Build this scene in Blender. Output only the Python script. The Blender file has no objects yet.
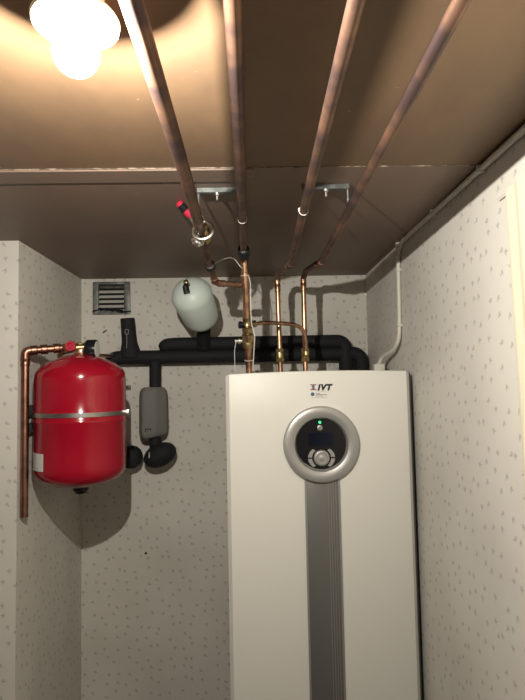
import bpy, bmesh, math, random
from mathutils import Vector, Matrix
C = bpy.context.scene.collection
SC = bpy.context.scene
random.seed(7)
PI = math.pi

# ------------------------------------------------------------ camera
F = 525.0
a = Vector((249.5 - 262.5, 350 - 382, -F)).normalized()
b = Vector((1, 0.02, 0)); b = (b - b.dot(a) * a).normalized()
c = b.cross(a)
RW = Matrix((b, a, c))                       # camera space -> world
CAMZ = 1.745
cam = bpy.data.cameras.new('camera'); camo = bpy.data.objects.new('camera', cam); C.objects.link(camo)
cam.sensor_fit = 'VERTICAL'; cam.sensor_height = 24; cam.lens = 24 * F / 700
cam.clip_start = 0.01
camo.matrix_world = Matrix.Translation((0, 0, CAMZ)) @ RW.to_4x4()
SC.camera = camo

# ------------------------------------------------------------ world, light, exposure
w = bpy.data.worlds.new('world'); SC.world = w; w.use_nodes = True
w.node_tree.nodes['Background'].inputs[0].default_value = (0.02, 0.02, 0.02, 1)
w.node_tree.nodes['Background'].inputs[1].default_value = 0.0
SC.view_settings.view_transform = 'Standard'; SC.view_settings.look = 'None'
SC.view_settings.exposure = 0.0; SC.view_settings.gamma = 1.0
SC.view_settings.use_curve_mapping = False
BULB_POWER = 52.0   # the bulb is lit in the ceiling lamp's own builder

# ------------------------------------------------------------ measures of the room
CEIL = CAMZ + 0.483
YB = 2.39          # back wall
XR = 0.545         # right wall
XL = -0.756         # left wall of the recess
YF = 1.735          # where the recess begins
def at(px, py, Y):
    v = RW @ Vector((px - 262.5, 350 - py, -F))
    v *= Y / v.y
    return Vector((v.x, Y, CAMZ + v.z))

# ------------------------------------------------------------ materials
M = {}
def mat(name, col, rough=.5, metal=0, spec=.5, noise=None, bump=None, emit=None, coat=0, trans=0):
    m = bpy.data.materials.new(name); m.use_nodes = True
    nt = m.node_tree; N = nt.nodes; L = nt.links; p = N['Principled BSDF']
    p.inputs['Base Color'].default_value = (*col, 1); p.inputs['Roughness'].default_value = rough
    p.inputs['Metallic'].default_value = metal; p.inputs['Specular IOR Level'].default_value = spec
    p.inputs['Coat Weight'].default_value = coat
    if trans: p.inputs['Transmission Weight'].default_value = trans
    tc = N.new('ShaderNodeTexCoord')
    if noise:
        col2, sc, lo, hi = noise
        n = N.new('ShaderNodeTexNoise'); n.inputs['Scale'].default_value = sc; n.inputs['Detail'].default_value = 5
        r = N.new('ShaderNodeMapRange'); r.inputs[1].default_value = lo; r.inputs[2].default_value = hi
        mx = N.new('ShaderNodeMix'); mx.data_type = 'RGBA'
        mx.inputs[6].default_value = (*col, 1); mx.inputs[7].default_value = (*col2, 1)
        L.new(tc.outputs['Object'], n.inputs['Vector']); L.new(n.outputs['Fac'], r.inputs[0])
        L.new(r.outputs[0], mx.inputs[0]); L.new(mx.outputs[2], p.inputs['Base Color'])
    if bump:
        sc, st = bump
        n = N.new('ShaderNodeTexNoise'); n.inputs['Scale'].default_value = sc; n.inputs['Detail'].default_value = 4
        bn = N.new('ShaderNodeBump'); bn.inputs['Strength'].default_value = st; bn.inputs['Distance'].default_value = .002
        L.new(tc.outputs['Object'], n.inputs['Vector']); L.new(n.outputs['Fac'], bn.inputs['Height'])
        L.new(bn.outputs[0], p.inputs['Normal'])
    if emit:
        p.inputs['Emission Color'].default_value = (*emit[0], 1); p.inputs['Emission Strength'].default_value = emit[1]
    M[name] = m
    return m
mat('copper', (.58, .35, .22), .30, 1, noise=((.33, .18, .11), 22, .45, .62))
mat('copper_aged', (.27, .15, .095), .46, .75, noise=((.11, .07, .065), 15, .38, .62))
mat('copper_brown', (.36, .19, .13), .36, 1, noise=((.22, .11, .08), 22, .4, .62))
mat('brass', (.55, .42, .20), .35, 1, noise=((.30, .23, .13), 40, .4, .6))
mat('nickel', (.86, .84, .78), .34, 1)
mat('galvanised', (.17, .18, .175), .55, .6, noise=((.11, .12, .115), 60, .4, .6))
mat('red_paint', (.31, .005, .018), .14, 0, .5)
mat('strap_steel', (.38, .36, .34), .35, 1)
mat('red_handle', (.45, .02, .05), .4)
mat('foam_black', (.012, .013, .015), .75, 0, .3, bump=(120, .3))
mat('rubber_black', (.01, .01, .011), .5)
mat('plastic_black', (.010, .010, .012), .22, 0, .35)
mat('grey_shell', (.16, .155, .14), .75, bump=(250, .25))
mat('vessel_green', (.60, .68, .62), .42, 0, .5, bump=(60, .05))
mat('pump_white', (.74, .725, .66), .42, 0, .35)
mat('pump_side', (.70, .685, .63), .22, 0, .5)
mat('pump_dark', (.05, .052, .055), .45)
mat('silver', (.42, .41, .39), .42, .55)
mat('silver_dark', (.20, .195, .185), .40, .5)
mat('lcd', (.006, .008, .018), .12, 0, .3)
mat('led', (.02, .6, .2), .4, emit=((.03, 1, .25), 1.6))
mat('ink_black', (.012, .012, .014), .5)
mat('ink_red', (.35, .06, .05), .5)
mat('ink_blue', (.05, .12, .25), .5)
mat('ink_grey', (.25, .25, .25), .5)
mat('paper', (.62, .62, .60), .6)
mat('cable_white', (.62, .60, .53), .45)
mat('wire_white', (.75, .73, .68), .35)
mat('porcelain', (.85, .80, .68), .25)
mat('wood_dark', (.08, .045, .03), .6)
m = bpy.data.materials.new('bulb'); m.use_nodes = True; M['bulb'] = m
nt = m.node_tree; nt.nodes.clear()
_o = nt.nodes.new('ShaderNodeOutputMaterial'); _a = nt.nodes.new('ShaderNodeAddShader'); _t = nt.nodes.new('ShaderNodeBsdfTransparent'); _e = nt.nodes.new('ShaderNodeEmission')
_e.inputs[0].default_value = (1, .93, .78, 1); _e.inputs[1].default_value = 6
nt.links.new(_t.outputs[0], _a.inputs[0]); nt.links.new(_e.outputs[0], _a.inputs[1]); nt.links.new(_a.outputs[0], _o.inputs[0])
mat('vent_metal', (.20, .21, .20), .5, .4, noise=((.12, .12, .11), 40, .4, .6))
mat('vent_slat', (.50, .49, .45), .5)
mat('caulk', (.26, .20, .15), .8, noise=((.07, .05, .035), 60, .42, .58))
mat('curtain', (.62, .58, .44), .8)
mat('hole', (.004, .004, .004), .9)

def wallpaper(name, ax):
    m = bpy.data.materials.new(name); m.use_nodes = True
    nt = m.node_tree; N = nt.nodes; L = nt.links; p = N['Principled BSDF']
    p.inputs['Roughness'].default_value = .62; p.inputs['Specular IOR Level'].default_value = .25
    tc = N.new('ShaderNodeTexCoord'); sp = N.new('ShaderNodeSeparateXYZ'); cb = N.new('ShaderNodeCombineXYZ')
    L.new(tc.outputs['Object'], sp.inputs[0]); L.new(sp.outputs[ax], cb.inputs[0]); L.new(sp.outputs[2], cb.inputs[1])
    vo = N.new('ShaderNodeTexVoronoi'); vo.voronoi_dimensions = '2D'; vo.inputs['Scale'].default_value = 21
    vo.inputs['Randomness'].default_value = .72
    L.new(cb.outputs[0], vo.inputs['Vector'])
    sub = N.new('ShaderNodeVectorMath'); sub.operation = 'SUBTRACT'
    L.new(cb.outputs[0], sub.inputs[0]); L.new(vo.outputs['Position'], sub.inputs[1])
    sc = N.new('ShaderNodeSeparateColor'); L.new(vo.outputs['Color'], sc.inputs[0])
    ang = N.new('ShaderNodeMath'); ang.operation = 'MULTIPLY'; ang.inputs[1].default_value = 5.5
    L.new(sc.outputs[0], ang.inputs[0])
    ang2 = N.new('ShaderNodeMath'); ang2.operation = 'SUBTRACT'; ang2.inputs[1].default_value = .8
    L.new(ang.outputs[0], ang2.inputs[0])
    masks = []
    for off, dx, dy, ln, wd in ((-.55, -.0022, 0, .0072, .0026), (.5, .0026, -.002, .0055, .0022), (1.3, 0, -.005, .004, .002)):
        aa = N.new('ShaderNodeMath'); aa.operation = 'ADD'; aa.inputs[1].default_value = off; L.new(ang2.outputs[0], aa.inputs[0])
        o = N.new('ShaderNodeVectorMath'); o.operation = 'ADD'; o.inputs[1].default_value = (dx, dy, 0); L.new(sub.outputs[0], o.inputs[0])
        ro = N.new('ShaderNodeVectorRotate'); ro.rotation_type = 'Z_AXIS'; L.new(o.outputs[0], ro.inputs['Vector']); L.new(aa.outputs[0], ro.inputs['Angle'])
        ml = N.new('ShaderNodeVectorMath'); ml.operation = 'MULTIPLY'; ml.inputs[1].default_value = (1 / wd, 1 / ln, 1); L.new(ro.outputs[0], ml.inputs[0])
        le = N.new('ShaderNodeVectorMath'); le.operation = 'LENGTH'; L.new(ml.outputs[0], le.inputs[0])
        mr = N.new('ShaderNodeMapRange'); mr.inputs[1].default_value = .5; mr.inputs[2].default_value = 1.5
        mr.inputs[3].default_value = 1; mr.inputs[4].default_value = 0; L.new(le.outputs['Value'], mr.inputs[0])
        masks.append(mr)
    cur = masks[0].outputs[0]
    for k in masks[1:]:
        mm = N.new('ShaderNodeMath'); mm.operation = 'MAXIMUM'; L.new(cur, mm.inputs[0]); L.new(k.outputs[0], mm.inputs[1]); cur = mm.outputs[0]
    fa = N.new('ShaderNodeMath'); fa.operation = 'MULTIPLY'; fa.inputs[1].default_value = .52; L.new(cur, fa.inputs[0])
    n = N.new('ShaderNodeTexNoise'); n.inputs['Scale'].default_value = 3.2; n.inputs['Detail'].default_value = 6
    L.new(tc.outputs['Object'], n.inputs['Vector'])
    r = N.new('ShaderNodeMapRange'); r.inputs[1].default_value = .35; r.inputs[2].default_value = .7; L.new(n.outputs['Fac'], r.inputs[0])
    mx = N.new('ShaderNodeMix'); mx.data_type = 'RGBA'
    mx.inputs[6].default_value = (.66, .635, .575, 1); mx.inputs[7].default_value = (.58, .555, .495, 1)
    L.new(r.outputs[0], mx.inputs[0])
    m2 = N.new('ShaderNodeMix'); m2.data_type = 'RGBA'; L.new(fa.outputs[0], m2.inputs[0])
    L.new(mx.outputs[2], m2.inputs[6]); m2.inputs[7].default_value = (.25, .225, .21, 1)
    L.new(m2.outputs[2], p.inputs['Base Color'])
    nb = N.new('ShaderNodeTexNoise'); nb.inputs['Scale'].default_value = 9
    L.new(tc.outputs['Object'], nb.inputs['Vector'])
    bn = N.new('ShaderNodeBump'); bn.inputs['Strength'].default_value = .25; bn.inputs['Distance'].default_value = .004
    L.new(nb.outputs['Fac'], bn.inputs['Height']); L.new(bn.outputs[0], p.inputs['Normal'])
    M[name] = m
wallpaper('wallpaper_facing', 0); wallpaper('wallpaper_side', 1)

def hardboard(name, c1, c2, rough):
    m = mat(name, c1, rough, 0, .35)
    nt = m.node_tree; N = nt.nodes; L = nt.links; p = N['Principled BSDF']
    tc = N.new('ShaderNodeTexCoord')
    n = N.new('ShaderNodeTexNoise'); n.inputs['Scale'].default_value = 5; n.inputs['Detail'].default_value = 8; n.inputs['Roughness'].default_value = .65
    mp = N.new('ShaderNodeMapping'); mp.inputs['Scale'].default_value = (1, .5, 1)
    L.new(tc.outputs['Object'], mp.inputs[0]); L.new(mp.outputs[0], n.inputs['Vector'])
    r = N.new('ShaderNodeMapRange'); r.inputs[1].default_value = .35; r.inputs[2].default_value = .68; L.new(n.outputs['Fac'], r.inputs[0])
    mx = N.new('ShaderNodeMix'); mx.data_type = 'RGBA'; mx.inputs[6].default_value = (*c1, 1); mx.inputs[7].default_value = (*c2, 1)
    L.new(r.outputs[0], mx.inputs[0])
    # small pale scuffs and specks
    v = N.new('ShaderNodeTexNoise'); v.inputs['Scale'].default_value = 38; v.inputs['Detail'].default_value = 2
    mp2 = N.new('ShaderNodeMapping'); mp2.inputs['Scale'].default_value = (.6, 1.6, 1); mp2.inputs['Rotation'].default_value = (0, 0, .3)
    L.new(tc.outputs['Object'], mp2.inputs[0]); L.new(mp2.outputs[0], v.inputs['Vector'])
    rr = N.new('ShaderNodeMapRange'); rr.inputs[1].default_value = .755; rr.inputs[2].default_value = .79; rr.inputs[4].default_value = .6; L.new(v.outputs['Fac'], rr.inputs[0])
    m3 = N.new('ShaderNodeMix'); m3.data_type = 'RGBA'; L.new(rr.outputs[0], m3.inputs[0]); L.new(mx.outputs[2], m3.inputs[6]); m3.inputs[7].default_value = (.45, .38, .28, 1)
    L.new(m3.outputs[2], p.inputs['Base Color'])
hardboard('board_front', (.178, .110, .060), (.130, .082, .050), .48)
hardboard('board_back', (.20, .138, .102), (.165, .116, .088), .50)  # same brown board, with the grey veil of lens haze mixed into its colour
mat('floor_lino', (.075, .06, .045), .5, noise=((.05, .04, .03), 6, .4, .6))

# ------------------------------------------------------------ mesh helpers
def obj(name, bm, m, parent=None, smooth=True, ang=35):
    bmesh.ops.recalc_face_normals(bm, faces=bm.faces[:])
    me = bpy.data.meshes.new(name); bm.to_mesh(me); bm.free()
    me.materials.append(M[m])
    if smooth:
        for p in me.polygons: p.use_smooth = True
        try: me.set_sharp_from_angle(angle=math.radians(ang))
        except Exception: pass
    o = bpy.data.objects.new(name, me); C.objects.link(o)
    if parent:
        o.parent = parent; o.matrix_parent_inverse = Matrix.Translation(parent_loc(parent)).inverted()
    return o
LOC = {}
def parent_loc(p):
    v = Vector((0, 0, 0))
    while p: v = v + Vector(LOC.get(p.name, (0, 0, 0))); p = None
    return v
def thing(name, label, cat, loc, group=None):
    o = bpy.data.objects.new(name, None); C.objects.link(o); o.location = loc; o.empty_display_size = .05
    LOC[o.name] = tuple(loc); o['label'] = label; o['category'] = cat
    if group: o['group'] = group
    return o
def tag(o, label, cat, group=None):
    o['label'] = label; o['category'] = cat
    if group: o['group'] = group
    return o
def struct(o):
    o['kind'] = 'structure'; return o
def B(): return bmesh.new()
def box(bm, lo, hi, bev=0, seg=2):
    lo = Vector(lo); hi = Vector(hi)
    r = bmesh.ops.create_cube(bm, size=1); vs = r['verts']
    for v in vs: v.co = Vector([lo[i] + (v.co[i] + .5) * (hi[i] - lo[i]) for i in range(3)])
    if bev:
        es = {e for v in vs for e in v.link_edges}
        bmesh.ops.bevel(bm, geom=list(es), offset=bev, segments=seg, profile=.5, affect='EDGES')
    return bm
def frame_from(d):
    d = Vector(d).normalized(); u = Vector((0, 0, 1)) if abs(d.z) < .9 else Vector((1, 0, 0))
    x = u.cross(d).normalized(); y = d.cross(x)
    return x, y, d
def lathe(bm, org, axis, prof, seg=32):
    """prof = list of (distance along axis, radius)"""
    x, y, d = frame_from(axis); org = Vector(org); rings = []
    for t, r in prof:
        if r < 1e-6: rings.append([bm.verts.new(org + d * t)])
        else: rings.append([bm.verts.new(org + d * t + (x * math.cos(2 * PI * k / seg) + y * math.sin(2 * PI * k / seg)) * r) for k in range(seg)])
    for A, Bq in zip(rings, rings[1:]):
        for k in range(seg):
            k2 = (k + 1) % seg
            if len(A) == 1 and len(Bq) == 1: continue
            if len(A) == 1: bm.faces.new((A[0], Bq[k2], Bq[k]))
            elif len(Bq) == 1: bm.faces.new((A[k], A[k2], Bq[0]))
            else: bm.faces.new((A[k], A[k2], Bq[k2], Bq[k]))
    for R in (rings[0], rings[-1]):
        if len(R) > 1: bm.faces.new(R)
    return bm
def fillet(pts, r, n=7):
    pts = [Vector(p) for p in pts]; out = [pts[0]]
    for p0, p1, p2 in zip(pts, pts[1:], pts[2:]):
        d0 = (p0 - p1); d1 = (p2 - p1); t = min(r, d0.length * .49, d1.length * .49)
        A = p1 + d0.normalized() * t; D = p1 + d1.normalized() * t
        for k in range(n + 1):
            s = k / n; out.append((1 - s) ** 2 * A + 2 * s * (1 - s) * p1 + s * s * D)
    out.append(pts[-1]); return out
def tube(bm, pts, r, seg=16, cap=True):
    pts = [Vector(p) for p in pts]; n = len(pts)
    rs = r if isinstance(r, (list, tuple)) else [r] * n
    T = [(pts[min(i + 1, n - 1)] - pts[max(i - 1, 0)]).normalized() for i in range(n)]
    x, y, _ = frame_from(T[0]); rings = []
    for i in range(n):
        x = (x - x.dot(T[i]) * T[i]).normalized(); y = T[i].cross(x)
        rings.append([bm.verts.new(pts[i] + (x * math.cos(2 * PI * k / seg) + y * math.sin(2 * PI * k / seg)) * rs[i]) for k in range(seg)])
    for A, D in zip(rings, rings[1:]):
        for k in range(seg): bm.faces.new((A[k], A[(k + 1) % seg], D[(k + 1) % seg], D[k]))
    if cap: bm.faces.new(rings[0]); bm.faces.new(rings[-1])
    return bm
def collar(bm, p, d, r, h):
    """soldered socket: a sleeve with rolled ends"""
    e = r * .10
    return lathe(bm, Vector(p) - Vector(d).normalized() * h / 2, d,
                 [(0, r * .8), (0, r), (e, r + e), (h * .12, r + e), (h * .2, r + e * .2), (h * .8, r + e * .2), (h * .88, r + e), (h - e, r + e), (h, r), (h, r * .8)], 20)
def hexnut(bm, p, d, r, h):
    return lathe(bm, Vector(p) - Vector(d).normalized() * h / 2, d, [(0, r * .85), (h * .12, r), (h * .88, r), (h, r * .85)], 6)
def ring(bm, p, axis, R, r, seg=28, arc=(0, 2 * PI)):
    x, y, d = frame_from(axis); p = Vector(p); full = abs(arc[1] - arc[0] - 2 * PI) < 1e-6
    pts = [p + (x * math.cos(t) + y * math.sin(t)) * R for t in [arc[0] + (arc[1] - arc[0]) * k / seg for k in range(seg + 1)]]
    return tube(bm, pts, r, 8, cap=not full)
def prism(bm, poly, y0, y1):
    """polygon in X,Z extruded in Y"""
    A = [bm.verts.new((x, y0, z)) for x, z in poly]; D = [bm.verts.new((x, y1, z)) for x, z in poly]
    bm.faces.new(A); bm.faces.new(D)
    for k in range(len(poly)):
        k2 = (k + 1) % len(poly); bm.faces.new((A[k], A[k2], D[k2], D[k]))
    return bm

# ------------------------------------------------------------ the room
T = .1
X0, Y0 = -2.8, -3.0
struct(obj('floor', box(B(), (X0 - T, Y0 - T, -T), (XR + T, YB + T, 0)), 'floor_lino', smooth=False))
ceil = struct(obj('ceiling', box(B(), (X0 - T, Y0 - T, CEIL + .002), (XR + T, 1.160, CEIL + T)), 'board_front', smooth=False))
struct(obj('ceiling', box(B(), (X0 - T, 1.160, CEIL), (XR + T, YB + T, CEIL + T)), 'board_back', smooth=False))
struct(obj('wall_back', box(B(), (XL - .001, YB, 0), (XR, YB + T, CEIL)), 'wallpaper_facing', smooth=False))
struct(obj('wall_right', box(B(), (XR, Y0, 0), (XR + T, YB + T, CEIL)), 'wallpaper_side', smooth=False))
struct(obj('wall_recess', box(B(), (XL - .02, YF + .003, 0), (XL, YB + T, CEIL)), 'wallpaper_side', smooth=False))
struct(obj('wall_left', box(B(), (X0, YF, 0), (XL, YF + .003, CEIL)), 'wallpaper_facing', smooth=False))
struct(obj('wall_far_left', box(B(), (X0 - T, Y0, 0), (X0, YF + .003, CEIL)), 'wallpaper_side', smooth=False))
struct(obj('wall_behind', box(B(), (X0 - T, Y0 - T, 0), (XR + T, Y0, CEIL)), 'wallpaper_facing', smooth=False))

# ragged sealed joint of the ceiling boards
bm = B(); pts = []; rs = []
x = X0
while x < XR:
    pts.append((x, 1.160 + random.uniform(-.0012, .0012), CEIL + .001)); rs.append(random.uniform(.0006, .0022)); x += .009
tube(bm, pts, rs, 8)
struct(obj('trim_1', bm, 'caulk'))
bm = B(); box(bm, (X0, 1.162, CEIL - .0035), (.02, 1.232, CEIL + .001), .001)
struct(obj('trim_2', bm, 'board_back', smooth=False))
# pale strip in the inner corner of the recess
struct(obj('trim_3', box(B(), (XL, YB - .002, .0), (XL + .012, YB, CEIL), 0), 'wallpaper_facing', smooth=False))

# ------------------------------------------------------------ ceiling lamp
LP = at(76, 53, .575); LX, LY, LZ = LP
lamp = thing('ceiling_lamp', 'porcelain ceiling lamp with a bare lit bulb beside the first copper pipe', 'lamp', (LX, LY, CEIL))
obj('holder', lathe(B(), (LX, LY, CEIL), (0, 0, -1), [(0, .040), (.010, .042), (.030, .034), (.048, .028), (.060, .034), (.068, .046), (.073, .0485), (.077, .047), (.074, .040), (.070, .030), (.072, .021), (.060, .018)], 56), 'porcelain', lamp)
obj('socket_ring', lathe(B(), (LX, LY, CEIL - .068), (0, 0, -1), [(0, .018), (.001, .021), (.012, .020), (.014, .016)], 40), 'porcelain', lamp)
dz = CEIL - LZ
prof = [(.066, .0), (.066, .0125), (dz - .034, .0135), (dz - .027, .0165)]
for k in range(4, 17):
    t = k / 16 * PI
    prof.append((dz - .0262 * math.cos(t), max(0, .0262 * math.sin(t))))
prof[-1] = (prof[-1][0], 0)
obj('bulb', lathe(B(), (LX, LY, CEIL), (0, 0, -1), prof, 32), 'bulb', lamp)
ld = bpy.data.lights.new('bulb_light', 'POINT'); ld.energy = BULB_POWER; ld.shadow_soft_size = .007; ld.color = (1.0, .945, .85)
lo_ = bpy.data.objects.new('bulb_light', ld); C.objects.link(lo_); lo_.location = (LX, LY, LZ)

# ------------------------------------------------------------ heat pump
PX0, PX1, PY = at(225.6, 400, 1.70).x, at(411.6, 400, 1.70).x, 1.70
PTOP = at(320, 370.6, 1.70).z
PC = (PX0 + PX1) / 2
pump = thing('heat_pump', 'tall white floor standing heat pump with a round control panel', 'heat pump', (PC, 2.0, 0))
bm = B(); box(bm, (PX0 + .004, PY + .034, .02), (PX1 - .004, 2.335, PTOP - .010), .004)
obj('casing', bm, 'pump_side', pump)
bm = B(); box(bm, (PX0 + .008, PY + .022, .03), (PX1 + .006, PY + .050, PTOP - .012), .002)
obj('side_frame', bm, 'pump_dark', pump)
# front panel: gently bowed face and arched top edge
bm = B(); nx, nz = 40, 12
def pface(u):    # u -1..1
    return PY + .009 * abs(u) ** 3.0 + (.012 * max(0, (abs(u) - .965) / .035) ** 2)
def ptop(u): return PTOP - .006 * abs(u) ** 2 - .005 * max(0, (abs(u) - .95) / .05) ** 2
G = {}
for i in range(nx + 1):
    u = -1 + 2 * i / nx; u = math.copysign(abs(u) ** .8, u)
    xx = PC + u * (PX1 - PX0) / 2
    for j in range(nz + 3):
        if j <= nz: z = .04 + (ptop(u) - .006 - .04) * j / nz; yy = pface(u)
        elif j == nz + 1: z = ptop(u) - .0015; yy = pface(u) + .0018
        else: z = ptop(u); yy = pface(u) + .006
        G[i, j] = bm.verts.new((xx, yy, z))
    G[i, 'b'] = bm.verts.new((xx, PY + .040, ptop(u))); G[i, 'c'] = bm.verts.new((xx, PY + .040, .04))
for i in range(nx):
    for j in range(nz + 2): bm.faces.new((G[i, j], G[i + 1, j], G[i + 1, j + 1], G[i, j + 1]))
    bm.faces.new((G[i, nz + 2], G[i + 1, nz + 2], G[i + 1, 'b'], G[i, 'b']))
    bm.faces.new((G[i, 'b'], G[i + 1, 'b'], G[i + 1, 'c'], G[i, 'c']))
    bm.faces.new((G[i, 'c'], G[i + 1, 'c'], G[i + 1, 0], G[i, 0]))
for i in (0, nx): bm.faces.new([G[i, j] for j in range(nz + 3)] + [G[i, 'b'], G[i, 'c']])
obj('front_panel', bm, 'pump_white', pump, ang=25)
RC = at(321.5, 444.5, PY - .01)
RR = .1225; RX, RZ = RC.x, RC.z
# ribbed strip running down from the ring
sx0, sx1 = RX - .0535, RX + .0535
strip = obj('centre_strip', box(B(), (sx0, PY - .003, .06), (sx1, PY + .02, RZ), .002), 'silver_dark', pump)
bm = B()
for xx in (.018, .026, .034, .042):
    box(bm, (RX + xx, PY - .0042, .06), (RX + xx + .0012, PY - .002, RZ - .1))
box(bm, (sx0 - .003, PY - .0048, .06), (sx0 + .003, PY + .01, RZ - .1)); box(bm, (sx1 - .003, PY - .0048, .06), (sx1 + .003, PY + .01, RZ - .1))
obj('rib', bm, 'silver', strip)
# control ring
y0 = PY + .012
rg = obj('control_ring', lathe(B(), (RX, y0, RZ), (0, -1, 0), [(0, RR), (.022, RR), (.028, RR - .004), (.031, RR - .012), (.030, RR - .026), (.026, RR - .036), (.020, .083), (.012, .080), (0, .080)], 96), 'silver', pump)
fy = PY - .004
fc = obj('control_face', lathe(B(), (RX, y0, RZ), (0, -1, 0), [(0, .081), (.012, .081), (.016, .079), (.0165, 0)], 64), 'plastic_black', pump)
fy = y0 - .0165
def fpt(px, py): return at(px, py, fy)
def fbox(bm, px0, py0, px1, py1, th=.0015):
    A = fpt(px0, py1); D = fpt(px1, py0)
    return box(bm, (A.x, fy - th, A.z), (D.x, fy + .001, D.z), .0004, 1)
obj('screen', fbox(B(), 308.5, 432.5, 332.5, 445.5, .0012), 'lcd', fc)
p = fpt(319.8, 422.3); obj('status_light', lathe(B(), (p.x, fy + .001, p.z), (0, -1, 0), [(0, .0042), (.003, .0042), (.005, 0)], 16), 'led', fc)['label'] = 'small glowing green light'
p = fpt(319.8, 427.8); pb = obj('power_button', lathe(B(), (p.x, fy + .001, p.z), (0, -1, 0), [(0, .0085), (.003, .0085), (.0038, .007), (.0038, 0)], 24), 'silver', fc)
bm = B(); ring(bm, (p.x, fy - .003, p.z), (0, -1, 0), .0038, .0007, 20); box(bm, (p.x - .0006, fy - .0035, p.z), (p.x + .0006, fy - .0025, p.z + .005))
obj('power_symbol', bm, 'ink_black', pb)
p = fpt(321.5, 457.8)
obj('dial', lathe(B(), (p.x, fy + .001, p.z), (0, -1, 0), [(0, .0255), (.008, .0255), (.012, .023), (.013, .019), (.010, .017), (.009, .010), (.0105, .007), (.0105, 0)], 48), 'silver', fc)
for s in (-1, 1):
    for v in (-1, 1):
        bm = B(); poly = []
        a0, a1 = math.radians(4), math.radians(52)
        for k in range(9):
            t = a0 + (a1 - a0) * k / 8; poly.append((p.x + s * .0305 * math.cos(t), p.z + v * .0305 * math.sin(t)))
        for k in range(9):
            t = a1 + (a0 - a1) * k / 8; poly.append((p.x + s * (.0435 * math.cos(t) - .000), p.z + v * (.034 * math.sin(t) if k < 0 else .036 * math.sin(t))))
        prism(bm, poly, fy - .003, fy + .001)
        obj('arrow_button', bm, 'silver', fc)

# badge: letters and emblem
def text_bm(s, size, x, z, y, shear=0, off=0, ext=.0004, spacing=1):
    cu = bpy.data.curves.new('txt', 'FONT'); cu.body = s; cu.size = size; cu.shear = shear; cu.offset = off; cu.extrude = ext; cu.space_character = spacing
    to = bpy.data.objects.new('txt', cu); C.objects.link(to)
    dg = bpy.context.evaluated_depsgraph_get(); dg.update()
    me = bpy.data.meshes.new_from_object(to.evaluated_get(dg))
    bm = bmesh.new(); bm.from_mesh(me)
    bpy.data.objects.remove(to); bpy.data.curves.remove(cu); bpy.data.meshes.remove(me)
    for v in bm.verts: v.co = Vector((x + v.co.x, y - v.co.z, z + v.co.y))
    return bm
by = PY - .0008
p = at(317.5, 390.2, by)
badge = obj('badge_letters', text_bm('IVT', .0262, p.x, p.z, by, .26, .0017, spacing=1.2), 'ink_black', pump)
e0 = at(310.3, 390.2, by); e1 = at(316.3, 384.2, by)
bm = B(); W = e1.x - e0.x; H = e1.z - e0.z
for q0, q1 in ((.0, .18), (.28, .42), (.58, .72), (.82, 1.0)):
    ins = .22 if .2 < q0 < .7 else 0
    prism(bm, [(e0.x + W * ins, e0.z + H * q0), (e1.x - W * ins, e0.z + H * q0), (e1.x - W * ins, e0.z + H * q1), (e0.x + W * ins, e0.z + H * q1)], by - .0004, by + .001)
obj('emblem', bm, 'ink_red', pump, smooth=False)
obj('emblem_core', box(B(), (e0.x + W * .36, by - .0006, e0.z + H * .1), (e0.x + W * .64, by + .001, e0.z + H * .9)), 'ink_blue', pump, smooth=False)
p = at(312.6, 394.2, by)
obj('round_emblem', lathe(B(), (p.x, by + .001, p.z), (0, -1, 0), [(0, .0062), (.0014, .0062)], 20), 'ink_blue', pump)
bm = B()
for py, x0, x1, h in ((391.6, 316, 327, .35), (393.6, 315.8, 320, .9), (394.7, 316, 327, .9), (396.0, 316, 323, .5), (397.5, 311, 327, .55)):
    A = at(x0, py + h / 2, by); D = at(x1, py - h / 2, by); box(bm, (A.x, by - .0003, A.z), (D.x, by + .001, D.z))
obj('badge_small_print', bm, 'ink_grey', pump, smooth=False)

# ------------------------------------------------------------ copper pipes under the ceiling
PH = CAMZ + .424
def ties(parent, p, r):
    bm = B(); ring(bm, p, (0, 1, .15), r + .0010, .0009, 24)
    box(bm, (p[0] - r - .003, p[1] - .0012, p[2] - .002), (p[0] - r, p[1] + .0012, p[2] + .006))
    o = obj('wire_tie', bm, 'wire_white', parent); return o

def vert(px, py, Y): return at(px, py, Y)
# pipe with the red valve
X1, R1, H1 = -.1185, .013, CAMZ + .408
v0 = Vector((X1 - .004, 1.375, H1 - .006))
cp1 = thing('copper_pipe', 'copper pipe under the ceiling leading to the red handled valve', 'pipe', (X1, 1.0, H1))
obj('pipe', tube(B(), [(X1, -.9, H1), (X1, 1.0, H1), v0], R1, 24), 'copper_aged', cp1)
ties(cp1, (X1 - .002, 1.295, H1), R1)
ea = at(205, 246, 1.50); eb = at(208.5, 262, 1.62); ec = at(215.5, 283, 1.75); ed = at(241, 285, 1.795)
pip = obj('drop_pipe', tube(B(), fillet([v0 + Vector((0, .02, -.004)), ea, eb, ec, ed], .012), .0095, 16), 'copper_aged', cp1)
d = (ec - eb).normalized(); d2 = (ed - ec).normalized()
for p_, q_, h_ in ((ec - d * .022, d, .026), (ec + d2 * .022, d2, .024), (ed - d2 * .014, d2, .022)): obj('fitting', collar(B(), p_, q_, .0115, h_), 'copper_aged', cp1)
obj('rubber_sleeve', lathe(B(), at(210.2, 266, 1.645), ec - eb, [(-.012, .012), (-.010, .0165), (.006, .0175), (.010, .013)], 24), 'rubber_black', cp1)['label'] = 'black rubber sleeve'
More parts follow.
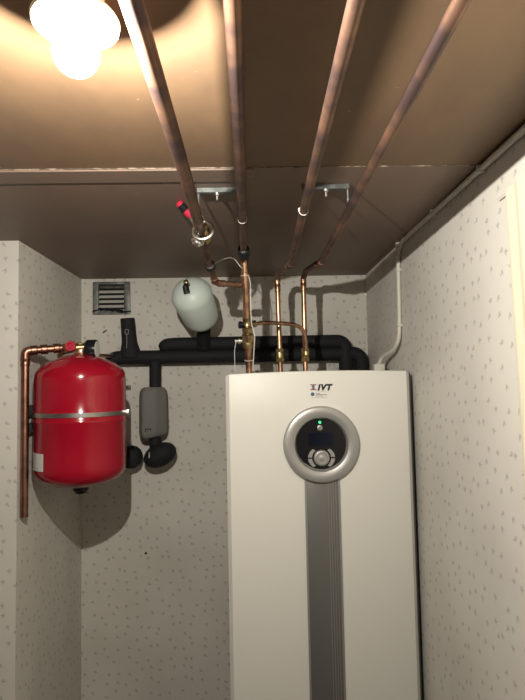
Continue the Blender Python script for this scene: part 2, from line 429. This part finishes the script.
# valve
vv = at(202, 231, 1.425)
val = thing('ball_valve', 'ball valve with a red lever at the end of a ceiling pipe', 'valve', vv)
ax = Vector((0.08, .8, -.6)).normalized()
bm = B(); hexnut(bm, vv - ax * .018, ax, .021, .016); hexnut(bm, vv + ax * .028, ax, .020, .016)
lathe(bm, vv - ax * .014, ax, [(0, .015), (.006, .020), (.018, .022), (.030, .020), (.036, .015)], 28)
obj('body', bm, 'brass', val)
bm = B(); ring(bm, at(203, 230.5, 1.372), Vector((.1, .9, -.25)), .0265, .0038, 36)
obj('flange_ring', bm, 'nickel', val)['label'] = 'bright nickel ring'
nd = Vector((-.35, -.25, -.9)).normalized()
n0 = at(200, 236, 1.42)
bm = B(); lathe(bm, n0, nd, [(0, .014), (.008, .014), (.010, .018), (.020, .018), (.022, .013), (.028, .012), (.031, .008)], 24)
obj('drain_cap', bm, 'nickel', val)['label'] = 'nickel drain cap'
h0 = at(194.5, 222, 1.40); h1 = at(189, 214, 1.385); h2 = at(178, 202, 1.37)
bm = B(); tube(bm, [h0, h1], .0065, 10); tube(bm, [vv + Vector((-.012, -.004, 0)), h0], .006, 10)
obj('stem', bm, 'nickel', val)
bm = B(); tube(bm, [h1 + (h0 - h1) * .3, h1, (h1 + h2) / 2, h2 + (h1 - h2) * .15, h2], [.0085, .0108, .0100, .0115, .006], 12)
hd = obj('lever', bm, 'red_handle', val)
mid = (h1 + h2) / 2
obj('grip', tube(B(), [h1 + (h2 - h1) * .3, h1 + (h2 - h1) * .78], [.0112, .0114], 12), 'plastic_black', hd)['label'] = 'dark worn middle of the lever'

# pipe into the black sleeve and the thick riser
X2, R2, PH2 = -.0115, .011, CAMZ + .432
cp2 = thing('copper_pipe', 'copper pipe under the ceiling ending in a black sleeve above the thick riser', 'pipe', (X2, 1.0, PH2))
yb = 1.70
obj('pipe', tube(B(), [(X2, -.9, PH2), (X2, .5, PH2), (X2, yb, PH2)], R2, 24), 'copper_aged', cp2)
ties(cp2, (X2, 1.37, PH2), R2)
sl0 = at(245, 240, 1.69)
obj('rubber_sleeve', lathe(B(), (X2, 1.672, PH2), (0.0, 1, -.30), [(0, .012), (.004, .018), (.03, .020), (.045, .019), (.052, .013)], 28), 'rubber_black', cp2)['label'] = 'black rubber sleeve'
rt = Vector((X2 + .001, 1.765, PH2 - .006)); rb = at(249.5, 372, 1.86); rb.z = PTOP - .004
ris = thing('copper_riser', 'thick copper riser with a brass fitting standing leftmost behind the pump edge', 'pipe', rb)
obj('pipe', tube(B(), fillet([Vector((X2, 1.715, PH2 - .004)), rt, rb], .02), .0125, 24), 'copper', ris)
dr = (rb - rt).normalized()
def on_ris(py):
    """height of an image row on the riser"""
    best = min((abs((lambda q: (RW.transposed() @ (q - Vector((0, 0, CAMZ)))))(rt + (rb - rt) * k / 400)[1] / -(RW.transposed() @ (rt + (rb - rt) * k / 400 - Vector((0, 0, CAMZ))))[2] * F - (350 - py)), k) for k in range(401))
    return rt + (rb - rt) * best[1] / 400
for p_, h_ in ((257, .034), (274, .014)): obj('fitting', collar(B(), on_ris(p_), dr, .0142, h_), 'copper', ris)
bm = B(); q = on_ris(333)
collar(bm, on_ris(322), dr, .0150, .030); hexnut(bm, on_ris(330), dr, .0215, .018); hexnut(bm, on_ris(338), dr, .0235, .030); lathe(bm, on_ris(345), dr, [(-.012, .019), (0, .021), (.012, .018)], 24)
obj('brass_union', bm, 'brass', ris)['label'] = 'brass union of the thick riser'
q = on_ris(325); bm = B(); lathe(bm, q, (-1, -.15, 0), [(0, .010), (.018, .010), (.022, .013), (.030, .013), (.032, .006)], 16)
obj('black_plug', bm, 'plastic_black', ris)
q = on_ris(341); bm = B(); lathe(bm, q, (-1, -.1, 0), [(0, .006), (.026, .006), (.027, .009), (.034, .009), (.036, .005), (.046, .005)], 14)
sc = obj('bleed_screw', bm, 'nickel', ris)
for p_ in (253, 275.5, 360): obj('wire_tie', ring(B(), on_ris(p_), dr, .0152, .0012), 'wire_white', ris)
def wire(name, label, pts, r=.0013):
    return tag(obj(name, tube(B(), fillet(pts, .03, 8), r, 8), 'wire_white'), label, 'wire')
wire('sensor_wire', 'thin white wire arching from the dropping pipe to the thick riser', [at(214, 264, 1.71), at(223, 259, 1.70), at(233, 257, 1.71), at(241.5, 268, 1.745), at(243.5, 268.5, 1.76)])
wire('sensor_wire', 'thin white wire hanging straight down left of the thick riser', [at(236, 342, 1.80), at(234.5, 350, 1.80), at(235, 371.5, 1.82)], .001)
wire('sensor_wire', 'thin white wire tied along the right side of the thick riser', [at(247.5, 273, 1.775), at(250.5, 282, 1.785), at(250.8, 310, 1.80), at(251.5, 325, 1.79), at(255, 335, 1.79), at(254, 350, 1.80), at(252.8, 371, 1.83)], .0016)

# two right-hand pipes with zigzag elbows
def ceiling_pipe(X, label, jog, label_r, pxs, ytie):
    Ye = jog[0].y; hy = lambda y: CAMZ + .433 - .020 * y; xy = lambda y: X + (jog[0].x - X) * (y - .6) / (Ye - .6)
    t = thing('copper_pipe', label, 'pipe', (X, 1.0, PH))
    top = Vector((jog[0].x, Ye, hy(Ye)))
    obj('pipe', tube(B(), [(xy(-.9), -.9, hy(-.9)), (xy(.5), .5, hy(.5)), top], .0102, 24), 'copper_aged', t)
    if ytie: ties(t, (xy(ytie), ytie, hy(ytie)), .0102)
    obj('fitting', collar(B(), top, (0, 1, 0), .0116, .028), 'copper_aged', t)
    bt = pxs[-1].copy(); bt.z = PTOP - .004
    pts = [top - Vector((0, .01, 0)), top + Vector((0, .012, 0))] + jog[1:] + [pxs[0], bt]
    obj('elbow', tube(B(), fillet(pts[:-1] + [pxs[0] - Vector((0, 0, .012))], .018, 8), .0108, 18), 'copper_aged', t)
    obj('fitting', collar(B(), (jog[1] * .6 + top * .4), jog[1] - top, .0118, .016), 'copper_aged', t)
    r = thing('copper_riser', label_r, 'pipe', bt)
    a = pxs[0] - Vector((0, 0, .004))
    obj('pipe', tube(B(), [a, bt], .0094, 20), 'copper', r)
    dd = (bt - a).normalized()
    L = (bt - a).length
    obj('fitting', collar(B(), a + dd * .012, dd, .0112, .026), 'copper', r); obj('fitting', collar(B(), a + dd * .035, dd, .0112, .014), 'copper', r)
    return t, r, a, bt, dd, L
J3 = [Vector((.146, 1.765, PH)), at(286, 267.5, 1.83), at(279, 272, 1.95)]
t3, r3, a3, b3, d3, L3 = ceiling_pipe(.1275, 'copper pipe under the ceiling, second from the right wall', J3, 'slim copper riser between the other two risers above the pump', [at(277.3, 280, 1.985), at(280.5, 371, 1.985)], 1.235)
J4 = [Vector((.2495, 1.745, PH)), at(314, 266, 1.82), at(306, 271, 1.95)]
t4, r4, a4, b4, d4, L4 = ceiling_pipe(.245, 'copper pipe under the ceiling nearest the right wall', J4, 'rightmost copper riser, where the curved branch pipe joins in', [at(303.3, 279, 1.985), at(305.5, 371, 1.985)], None)
for r_, a_, b_, d_ in ((r3, a3, b3, d3), (r4, a4, b4, d4)):
    L_ = (b_ - a_).length
    bm = B(); hexnut(bm, b_ - d_ * .052, d_, .0165, .016); hexnut(bm, b_ - d_ * .088, d_, .0165, .016); lathe(bm, b_ - d_ * .09, d_, [(0, .0125), (.01, .0145), (.03, .0145), (.04, .0125)], 20)
    obj('compression_coupling', bm, 'brass', r_)
# branch between the risers
q = on_ris(325)
bp = [q, at(262, 322.5, 1.86), at(287, 323.5, 1.91), at(303, 327, 1.935), at(306.3, 344, 1.95), at(306, 352, 1.964)]
br = thing('branch_pipe', 'thin curved copper branch pipe crossing from the thick riser to the rightmost riser', 'pipe', bp[1])
obj('pipe', tube(B(), fillet([q + Vector((.012, .006, 0))] + bp[1:], .045, 8), .0072, 16), 'copper', br)
d = (bp[1] - q).normalized(); obj('fitting', collar(B(), q + d * .022, d, .0115, .028), 'brass', br); bm = B()
lathe(bm, bp[-1] - Vector((0, .0, .004)), (0, 0, 1), [(-.012, .009), (-.008, .012), (.006, .012), (.010, .009)], 20)
obj('fitting', bm, 'brass', br)

# ------------------------------------------------------------ galvanised pipe hangers
def hanger(x0, x1, y, label, arm):
    z1 = CEIL - .009
    t = thing('pipe_hanger', label, 'pipe bracket', ((x0 + x1) / 2, y, CEIL), 'galvanised hangers on the ceiling')
    bm = B(); box(bm, (x0, y - .007, z1 - .003), (x1, y + .007, z1), .0005, 1); box(bm, (x0, y + .005, z1 - .003), (x1, y + .008, z1 + .009), .0005, 1)
    box(bm, (x0, y - .008, z1 - .003), (x1, y - .006, z1 + .009), .0005, 1)
    obj('rail', bm, 'galvanised', t)
    xm = x0 + (x1 - x0) * .5
    obj('screw', lathe(B(), (xm, y, z1), (0, 0, -1), [(0, .0025), (.003, .0065), (.007, .006), (.010, .003), (.020, .003), (.021, 0)], 14), 'nickel', t)
    for s in arm:
        xx = x0 + .003 if s < 0 else x1 - .003
        bm = B(); tube(bm, fillet([(xx, y, z1), (xx, y, z1 - .032), (xx, y + .02, z1 - .036)], .006), .0026, 8)
        obj('hook', bm, 'galvanised', t)
    return t
hanger(at(197, 191, 1.28).x, at(237, 191, 1.28).x, 1.285, 'galvanised ceiling hanger between the valve pipe and its right neighbour', (-1,))
hanger(at(303, 189, 1.265).x, at(349, 185, 1.265).x, 1.268, 'galvanised ceiling hanger between the two right-hand copper pipes', (-1, 1))

# ------------------------------------------------------------ ventilation grille
g0 = at(93.5, 315, YB); g1 = at(130.5, 282, YB)
vt = thing('vent_grille', 'square grey metal vent grille under the ceiling in the corner', 'vent', ((g0.x + g1.x) / 2, YB, g0.z))
fw = .026; bm = B(); ya, yb2 = YB - .014, YB - .0005
zt = min(g1.z, CEIL - .003)
box(bm, (g0.x, ya, g0.z), (g0.x + fw, yb2, zt), .002); box(bm, (g1.x - fw, ya, g0.z), (g1.x, yb2, zt), .002)
box(bm, (g0.x + fw - .002, ya, g0.z), (g1.x - fw + .002, yb2, g0.z + fw * .9), .002); box(bm, (g0.x + fw - .002, ya, zt - .012), (g1.x - fw + .002, yb2, zt), .002)
obj('frame', bm, 'vent_metal', vt)
obj('dark_back', box(B(), (g0.x + .01, YB - .004, g0.z + .01), (g1.x - .01, YB - .001, zt - .005)), 'hole', vt, smooth=False)
n = 5; zz0 = g0.z + fw; pitch = (zt - .012 - zz0) / n
for k in range(n):
    z = zz0 + pitch * (k + .5)
    bm = B()
    pf = [(-.0115, -.011), (-.0135, -.008), (-.009, .003), (-.0045, .0105), (-.0035, .0095), (-.007, .001), (-.010, -.0095)]
    xa, xb = g0.x + fw + .002, g1.x - fw - .002
    A = [bm.verts.new((xa, YB + py_, z + pz_ * .62)) for py_, pz_ in pf]; D = [bm.verts.new((xb, YB + py_, z + pz_ * .62)) for py_, pz_ in pf]
    bm.faces.new(A); bm.faces.new(D)
    for i in range(len(pf)): bm.faces.new((A[i], A[(i + 1) % len(pf)], D[(i + 1) % len(pf)], D[i]))
    obj('slat', bm, 'vent_slat' if k < 4 else 'vent_metal', vt)
bm = B(); pts = [at(92.5, 311.5, YB - .018), at(100, 309, YB - .024), at(107, 309.5, YB - .028), at(115, 310, YB - .022), at(124, 312, YB - .026), at(131, 311, YB - .018)]
tube(bm, fillet(pts, .01), [.003] * 4 + [.006 + .003 * math.sin(i) for i in range(len(fillet(pts, .01)) - 8)] + [.003] * 4, 8)
obj('torn_lip', bm, 'plastic_black', vt)['label'] = 'bent dark lip along the lower edge'

# ------------------------------------------------------------ insulated pipes on the back wall
IR = .0305; IY = 2.332
low = thing('insulated_pipe', 'lower black foam insulated pipe running along the back wall from behind the tank', 'pipe', at(240, 356, IY))
P_ = lambda px, py, Y=IY: at(px, py, Y)
zl = P_(240, 355.5).z
pl = [P_(110, 450, 2.325), P_(110, 357.5), P_(361, 355), P_(364, 376)]
pl[0].x = pl[1].x; pl[3].x = pl[2].x; pl[3].z = 1.2; pl[1].z = pl[2].z = zl
pl[0].z = P_(112, 457, 2.325).z
obj('insulation', tube(B(), fillet(pl, .042, 10), IR, 28), 'foam_black', low)
# elbow lobe showing right of the tank
e = P_(132, 457, 2.31)
bm = B(); tube(bm, [pl[0] + Vector((-.0, 0, 0)), pl[0] + Vector((.03, 0, 0)), e + Vector((-.02, 0, 0)), e, e + Vector((.020, 0, 0)), e + Vector((.036, 0, 0)), e + Vector((.045, 0, 0))], [.034, .040, .048, .050, .045, .032, .012], 28)
obj('foam_elbow', bm, 'foam_black', low)
# tee pointing up, open end
ts = P_(127.5, 318.5, 2.325)
tb = Vector((ts.x + .012, IY, zl))
tx = obj('capped_stub', tube(B(), [ts, ts + (tb - ts) * .5, ts + (tb - ts) * .62, ts + (tb - ts) * .8, tb], [.0310, .0325, .034, .042, .046], 28), 'foam_black', low)
q = ts + Vector((.004, -.0325, -.062)); bm = B()
for (xa, za, xb, zb) in ((-.008, .009, .008, .011), (-.008, -.011, .008, -.009), (-.008, -.011, -.006, .011), (.006, -.011, .008, .011)):
    box(bm, (q.x + xa, q.y - .002, q.z + za), (q.x + xb, q.y + .004, q.z + zb))
box(bm, (q.x - .001, q.y - .002, q.z - .075), (q.x + .001, q.y + .006, q.z - .011))
obj('seam_clip', bm, 'ink_grey', tx, smooth=False)
up = thing('insulated_pipe', 'upper black foam insulated pipe along the back wall, below the pale vessel', 'pipe', at(260, 343, IY))
zu = zl + .0545
pu = [Vector((P_(166, 350).x, IY + .015, zl + .012)), Vector((P_(164, 345).x, IY, zu - .004)), Vector((P_(176, 345).x, IY - .003, zu)), Vector((P_(345, 343).x, IY - .003, zu)), Vector((P_(345, 343).x, IY - .003, 1.2))]
fp = fillet(pu, .04, 8)
rr = [IR] * len(fp); rr[0] = .012
for i in range(1, 5): rr[i] = IR * (.6 + .1 * i)
obj('insulation', tube(B(), fp, rr, 28), 'foam_black', up)

# drop through the grey shell to the foam elbow
dp = thing('insulated_pipe', 'black foam insulated drop pipe carrying the grey shell', 'pipe', at(156, 372, 2.31))
top = Vector((P_(154.5, 370, 2.31).x, 2.325, zl - .02)); bot = P_(154, 452, 2.315)
obj('insulation', tube(B(), [top, top + Vector((0, 0, -.05)), Vector((top.x, 2.315, bot.z)), Vector((top.x, 2.315, bot.z - .008))], .0255, 24), 'foam_black', dp)
s0 = P_(137.5, 440, 2.26); s1 = P_(165, 387, 2.26)
bm = B(); cx = (s0.x + s1.x) / 2; hw = (s1.x - s0.x) / 2; yc, hd_ = 2.312, .056
oct_ = [(-hw, -hd_ * .45), (-hw * .62, -hd_), (hw * .35, -hd_), (hw, -hd_ * .30), (hw, hd_ * .6), (hw * .6, hd_), (-hw * .6, hd_), (-hw, hd_ * .6)]
lev = [(s0.z, .80), (s0.z + .014, .97), (s0.z + .03, 1.0), (s1.z - .035, .98), (s1.z - .012, .90), (s1.z, .70)]
rings = []
for z, k in lev:
    rings.append([bm.verts.new((cx + x_ * k, yc + y_ * k, z + (-.0 if x_ < 0 else .012) * (z < s0.z + .04))) for x_, y_ in oct_])
for A, D in zip(rings, rings[1:]):
    for k in range(8): bm.faces.new((A[k], A[(k + 1) % 8], D[(k + 1) % 8], D[k]))
bm.faces.new(rings[0]); bm.faces.new(rings[-1])
bmesh.ops.bevel(bm, geom=bm.edges[:], offset=.004, segments=2, affect='EDGES')
sh = obj('grey_shell', bm, 'grey_shell', dp, ang=25)
q = P_(148, 430, yc - hd_ - .001)
bm = B(); box(bm, (q.x - .012, q.y - .001, q.z + .002), (q.x + .012, q.y + .004, q.z + .006)); box(bm, (q.x - .012, q.y - .001, q.z - .010), (q.x - .008, q.y + .004, q.z + .004)); box(bm, (q.x + .008, q.y - .001, q.z - .003), (q.x + .012, q.y + .004, q.z + .004))
obj('moulded_mark', bm, 'ink_black', sh, smooth=False)
e = P_(160, 455, 2.30)
bm = B(); bmesh.ops.create_uvsphere(bm, u_segments=32, v_segments=20, radius=1)
for v in bm.verts: v.co = e + Vector((v.co.x * .069 + v.co.z * .012, v.co.y * .058, v.co.z * .054 + v.co.x * .006))
obj('foam_elbow', bm, 'foam_black', dp)
bm = B(); q = P_(148.5, 456, 2.24); tube(bm, [q + Vector((0, .018, .012)), q + Vector((.003, 0, .0)), q + Vector((.002, .002, -.008))], .002, 6)
obj('wire_clip', bm, 'wire_white', dp)

# ------------------------------------------------------------ small pale vessel
VR = .083
Tc = at(192.5, 297, 2.06); Bc = at(200, 314, 2.155)
ves = thing('expansion_vessel', 'small pale green vessel tilting forward above the black insulated pipes', 'tank', Bc)
d = (Tc - Bc); Lc = d.length; d.normalize()
pr = []
for k in range(0, 10): t = PI / 2 * (1 - k / 9); pr.append((-VR * .86 * math.sin(t), VR * .90 * math.cos(t)))
for k in range(1, 10): t = PI / 2 * k / 9; pr.append((Lc + VR * .86 * math.sin(t), VR * math.cos(t)))
pr[0] = (pr[0][0], 0); pr[-1] = (pr[-1][0], 0)
obj('shell', lathe(B(), Bc, d, pr, 48), 'vessel_green', ves)
ap = Bc + d * (Lc + VR * .84)
bm = B(); hexnut(bm, ap, d, .0125, .018); lathe(bm, ap + d * .006, d, [(0, .010), (.018, .010), (.022, .006)], 18)
nz_ = obj('brass_nipple', bm, 'brass', ves)
obj('valve_cap', tube(B(), [ap + d * .014, ap + d * .022 + Vector((.0, -.010, -.022)), ap + d * .018 + Vector((.004, -.014, -.044))], [.008, .012, .012], 12), 'rubber_black', ves)
fo = Vector((P_(204, 330).x, 2.30, zu + .01))
obj('foam_neck', tube(B(), [Bc - d * (VR * .8), Bc - d * (VR * .95) , fo + Vector((0, -.02, .01)), fo + Vector((0, .015, -.02))], [.022, .026, .030, .032], 24), 'foam_black', ves)

# ------------------------------------------------------------ red tank
TY = 1.835
TR = .151
tx0 = at(80, 420, TY)
TX = tx0.x + .003
if TX - TR < XL + .006: TX = XL + TR + .006
zt_ = at(80, 353.5, TY).z; zb_ = at(80, 487, TY).z
zs = at(80, 373, TY - .1).z; ze = at(80, 466, TY - .1).z
tank = thing('expansion_tank', 'large round red expansion tank strapped to the left wall', 'tank', (TX, TY, zb_))
pr = [(0, 0), (.002, .04), (.012, .095), (.026, .130), (.042, .150), (.060, TR), (.064, TR + .001)]
H = zt_ - zb_
pr = [(0, 0)] + [(t, r) for t, r in ((.003, .045), (.014, .092), (.027, .121), (.042, .140), (.060, .149), (.075, TR), (.085, TR), (.10, TR))]
pr += [(H * .5 - .006, TR), (H * .5 - .004, TR + .0012), (H * .5 + .004, TR + .0012), (H * .5 + .006, TR)]
pr += [(H - .13, TR), (H - .11, TR), (H - .095, TR - .0003), (H - .085, TR - .001), (H - .070, .148), (H - .055, .140), (H - .035, .118), (H - .018, .078), (H - .006, .038), (H, .014), (H + .001, 0)]
obj('shell', lathe(B(), (TX, TY, zb_), (0, 0, 1), pr, 72), 'red_paint', tank, ang=40)
zstrap = at(80, 415.5, TY - TR).z
bm = B(); ringp = [(0, TR + .0005), (0, TR + .003), (.014, TR + .003), (.014, TR + .0005)]
lathe(bm, (TX, TY, zstrap - .007), (0, 0, 1), ringp, 72)
stp = obj('strap', bm, 'strap_steel', tank); stp['label'] = 'bright metal strap'
bm = B(); lathe(bm, (TX + TR + .008, TY - .01, zstrap), (0, -1, 0), [(-.012, .004), (0, .004), (.002, .007), (.007, .007), (.008, .003), (.014, .003)], 14); box(bm, (TX + TR, TY - .012, zstrap - .009), (TX + TR + .016, TY - .006, zstrap + .009), .001)
obj('strap_screw', bm, 'nickel', stp)
obj('drain_plug', lathe(B(), (TX, TY, zb_ + .002), (0, 0, -1), [(0, .026), (.012, .026), (.016, .021), (.022, .019), (.023, 0)], 20), 'plastic_black', tank)
# paper label curved on the shell
bm = B(); th = [math.radians(t) for t in range(203, 240, 3)]
za, zc = at(40, 466, TY).z, at(40, 449.5, TY).z
G = [[bm.verts.new((TX + (TR + .0012) * math.cos(t), TY + (TR + .0012) * math.sin(t), z)) for z in (za, zc)] for t in th]
for A, D in zip(G, G[1:]): bm.faces.new((A[0], D[0], D[1], A[1]))
r = bmesh.ops.extrude_face_region(bm, geom=bm.faces[:])
for v in r['geom']:
    if isinstance(v, bmesh.types.BMVert): v.co += (Vector((TX, TY, v.co.z)) - v.co).normalized() * .001
pl_ = obj('paper_label', bm, 'paper', tank); pl_['label'] = 'white paper sticker with faint grey print'
bm = B()
for k in range(6):
    z = za + .008 + k * .008
    G = [[bm.verts.new((TX + (TR + .0015) * math.cos(t), TY + (TR + .0015) * math.sin(t), zz)) for zz in (z, z + .0018)] for t in th[2:8 - k % 2]]
    for A, D in zip(G, G[1:]): bm.faces.new((A[0], D[0], D[1], A[1]))
obj('faint_print', bm, 'ink_grey', pl_)
for zz, nm in ((zstrap + .010, 0), (zstrap - .050, 1)):
    bk = tag(obj('wall_bracket', box(B(), (XL, 1.785, zz - .016), (XL + .014, 1.835, zz + .022), .003), 'galvanised'), ('upper' if nm == 0 else 'lower') + ' of two small metal brackets on the left wall behind the tank', 'bracket')
    # screw head of the bracket
    o = obj('screw', lathe(B(), (XL + .008, 1.786, zz), (0, -1, 0), [(0, .006), (.004, .005), (.005, 0)], 12), 'ink_black', bk)
    o.matrix_parent_inverse = Matrix.Identity(4)

# copper work on the tank
ZP = at(60, 346, 1.80).z
lp0 = at(24.5, 517, 1.752); lp1 = at(26, 352, 1.752)
LPX = XL + .0145
lp0.x = lp1.x = LPX; LY_ = 1.758
lp0.y = lp1.y = LY_
lp1.z = at(27, 351, LY_).z; lp0.z = at(24.5, 517, LY_).z
TZ = zt_
j = Vector((TX - .02, TY - .01, at(72, 347, TY).z))
cpL = thing('copper_pipe', 'copper pipe dropping open-ended beside the red tank on the left corner', 'pipe', lp0)
mid_ = lp1 + (j - lp1) * .35
obj('pipe', tube(B(), fillet([lp0, lp1, j], .020), .0125, 22), 'copper_brown', cpL)
d = (j - lp1).normalized(); obj('fitting', collar(B(), lp1 - Vector((0, 0, .038)), (0, 0, 1), .0142, .024), 'copper_brown', cpL)
for q_ in (.026, .058, .098): obj('fitting', collar(B(), lp1 + d * q_, d, .0160, .022), 'copper_brown', cpL)
obj('elbow', tube(B(), fillet([lp1 - Vector((0, 0, .030)), lp1, lp1 + d * .030], .022, 8), .0142, 22), 'copper_brown', cpL)
vx = thing('tank_valve', 'brass valve with a red round knob on top of the red tank', 'valve', (TX, TY, TZ))
jj = Vector((TX, TY, j.z)); bm = B()
hexnut(bm, jj - d * .050, d, .018, .024); tube(bm, [jj - d * .05, jj + Vector((.045, .0, 0))], .0125, 18); hexnut(bm, jj + Vector((.028, 0, 0)), (1, 0, 0), .017, .016)
tube(bm, [jj, Vector((TX, TY, TZ - .004))], .012, 18); hexnut(bm, jj + Vector((0, 0, .0)), (0, 0, 1), .019, .028)
obj('body', bm, 'brass', vx)
k0 = at(70.5, 346, TY - .035)
obj('red_knob', lathe(B(), k0 + Vector((0, .018, 0)), (0, -1, 0), [(0, .012), (.010, .017), (.016, .0185), (.022, .017), (.022, .010), (.016, .008), (.016, 0)], 24), 'red_handle', vx)
obj('tank_nut', lathe(B(), (TX, TY, TZ - .003), (0, 0, 1), [(0, .022), (.004, .024), (.010, .017), (.020, .016), (.024, .012)], 24), 'nickel', vx)['label'] = 'pale nickel nut'
ga = thing('pressure_gauge', 'small black pressure gauge on the tank valve', 'gauge', jj + Vector((.05, 0, 0)))
gd = Vector((.995, -.02, 0)).normalized(); gc = at(88.5, 349.5, TY)
obj('case', lathe(B(), gc - gd * .008, gd, [(0, .018), (.001, .030), (.006, .034), (.034, .034), (.038, .032), (.038, .028)], 32), 'plastic_black', ga)
obj('dial_face', lathe(B(), gc + gd * .028, gd, [(0, .0285), (.0035, .0285)], 32), 'paper', ga)
obj('stem', tube(B(), [jj + Vector((.03, 0, 0)), gc - gd * .004], .007, 12), 'brass', ga)
# second copper pipe behind, going to the insulation
s0_, s1_ = at(62, 359, 2.02), at(112, 355.5, 2.30)
sp = [at(74, 350, 1.90), at(60, 353, 1.93), at(59, 358, 1.99), at(72, 357, 2.04), at(96, 355.5, 2.15), at(116, 356, 2.33)]
sp2 = thing('copper_pipe', 'short copper pipe from behind the tank valve to the black insulated pipe', 'pipe', sp[3])
obj('pipe', tube(B(), fillet(sp, .03, 8), .0085, 16), 'copper', sp2)
obj('fitting', collar(B(), sp[4], sp[4] - sp[3], .0105, .022), 'copper', sp2)

# ------------------------------------------------------------ white cable on the right wall
CR = .0075
cx_ = XR - CR - .001
ytn = 1.83
zc_ = CEIL - CR - .001
cab = thing('power_cable', 'white cable clipped under the ceiling and down the right wall to the pump', 'cable', (cx_, ytn, zc_))
gl = at(378.5, 366, 2.0)
glx = gl.x
bz = at(397, 322, ytn + .01).z
pts = [(cx_, -.8, zc_), (cx_, 1.2, zc_), (cx_, ytn - .05, zc_), (cx_, ytn, zc_ - .03), (cx_, ytn + .012, bz), at(399, 340, 1.84), at(394, 350, 1.88), at(382, 357, 1.98), at(378, 366, 2.0)]
bm = B(); tube(bm, fillet(pts, .05, 8), CR, 14)
obj('cord', bm, 'cable_white', cab)
def clip(x, y, z, vertical):
    bm = B()
    if vertical: box(bm, (x - .010, y - .011, z - .006), (XR, y + .011, z + .006), .003)
    else: box(bm, (x - .011, y - .006, z - .011), (x + .011, y + .006, CEIL), .003)
    cl = obj('cable_clip', bm, 'cable_white', cab)
    obj('nail', lathe(B(), (x - .012, y - .008, z + .004), (-1, 0, 0) if vertical else (0, 0, -1), [(-.006, .003), (.001, .003), (.002, 0)], 10), 'nickel', cl).matrix_parent_inverse = cl.matrix_parent_inverse.copy()
for px, py in ((480, 153), (433, 206)):
    yy = next(k / 200 for k in range(100, 400) if at(px, py, k / 200).x > cx_ - .002)
    clip(cx_, yy, zc_, False)
clip(cx_, ytn - .012, zc_ - .006, False)
clip(cx_, ytn + .004, at(395, 270, ytn).z, True); clip(cx_, ytn + .011, at(397, 325, ytn).z, True)
gb = at(378.5, 367, 2.0)
obj('gland', box(B(), (gb.x - .020, 1.98, PTOP - .012), (gb.x + .020, 2.02, gb.z + .012), .004), 'cable_white', cab)

# ------------------------------------------------------------ curtain on the right wall
bm = B(); ny = 46; nz2 = 30; zt2 = at(514, 197, 1.06).z; zb3 = .35
G = {}
for i in range(ny + 1):
    s = i / ny
    for jz in range(nz2 + 1):
        t = jz / nz2
        yy = 1.035 - .010 * t * 1.0 - s * .42
        if jz > 0: yy -= .022 * min(1, t * 3.0) * (1 - s)
        amp = .010 * (.3 + .7 * t)
        xx = XR - .016 - amp * (.5 + .5 * math.sin(s * 26 + .6 * math.sin(t * 3))) - .004 * math.sin(s * 61)
        z = zt2 + (zb3 - zt2) * t + (.010 * math.sin(s * 9) if jz == 0 else 0)
        for k, off in ((0, 0), (1, .003)): G[i, jz, k] = bm.verts.new((xx + off, yy, z))
for i in range(ny):
    for jz in range(nz2):
        for k in (0, 1): bm.faces.new((G[i, jz, k], G[i + 1, jz, k], G[i + 1, jz + 1, k], G[i, jz + 1, k]))
    for jz in (0, nz2): bm.faces.new((G[i, jz, 0], G[i + 1, jz, 0], G[i + 1, jz, 1], G[i, jz, 1]))
for jz in range(nz2):
    for i in (0, ny): bm.faces.new((G[i, jz, 0], G[i, jz + 1, 0], G[i, jz + 1, 1], G[i, jz, 1]))
cur = thing('curtain', 'cream curtain hanging on the right wall at the photo edge', 'curtain', (XR - .02, .9, zb3))
obj('fabric', bm, 'curtain', cur, ang=60)
obj('curtain_wire', tube(B(), [(XR - .012, 1.085, zt2 + .004), (XR - .014, .62, zt2 + .006)], .0016, 8), 'wire_white', cur)

# ------------------------------------------------------------ little things on the back wall
q = at(127.5, 387.5, YB)
pb_ = thing('wall_clip', 'small metal clip screwed to the back wall right of the red tank', 'bracket', q)
obj('plate', box(B(), (q.x - .012, YB - .012, q.z - .010), (q.x + .016, YB, q.z + .010), .002), 'galvanised', pb_)
obj('screw', lathe(B(), (q.x + .003, YB - .010, q.z), (0, -1, 0), [(0, .006), (.004, .005), (.005, 0)], 12), 'ink_black', pb_)
for px, py, lab in ((146, 553, 'black screw in the bare lower part of the back wall'), (146, 392.5, 'black screw left of the drop pipe above the grey shell')):
    q = at(px, py, YB)
    tag(obj('wall_screw', lathe(B(), (q.x, YB + .001, q.z), (0, -1, 0), [(0, .003), (.004, .003), (.005, .0055), (.007, .0045), (.008, 0)], 12), 'hole'), lab, 'screw')
q = at(105, 331.5, YB)
tag(obj('wire_scrap', tube(B(), [q + Vector((-.008, -.002, -.006)), q + Vector((0, -.008, 0)), q + Vector((.010, -.004, .005))], [.002, .003, .0015], 8), 'hole'), 'small black scrap sticking out of the wall under the vent grille', 'scrap')
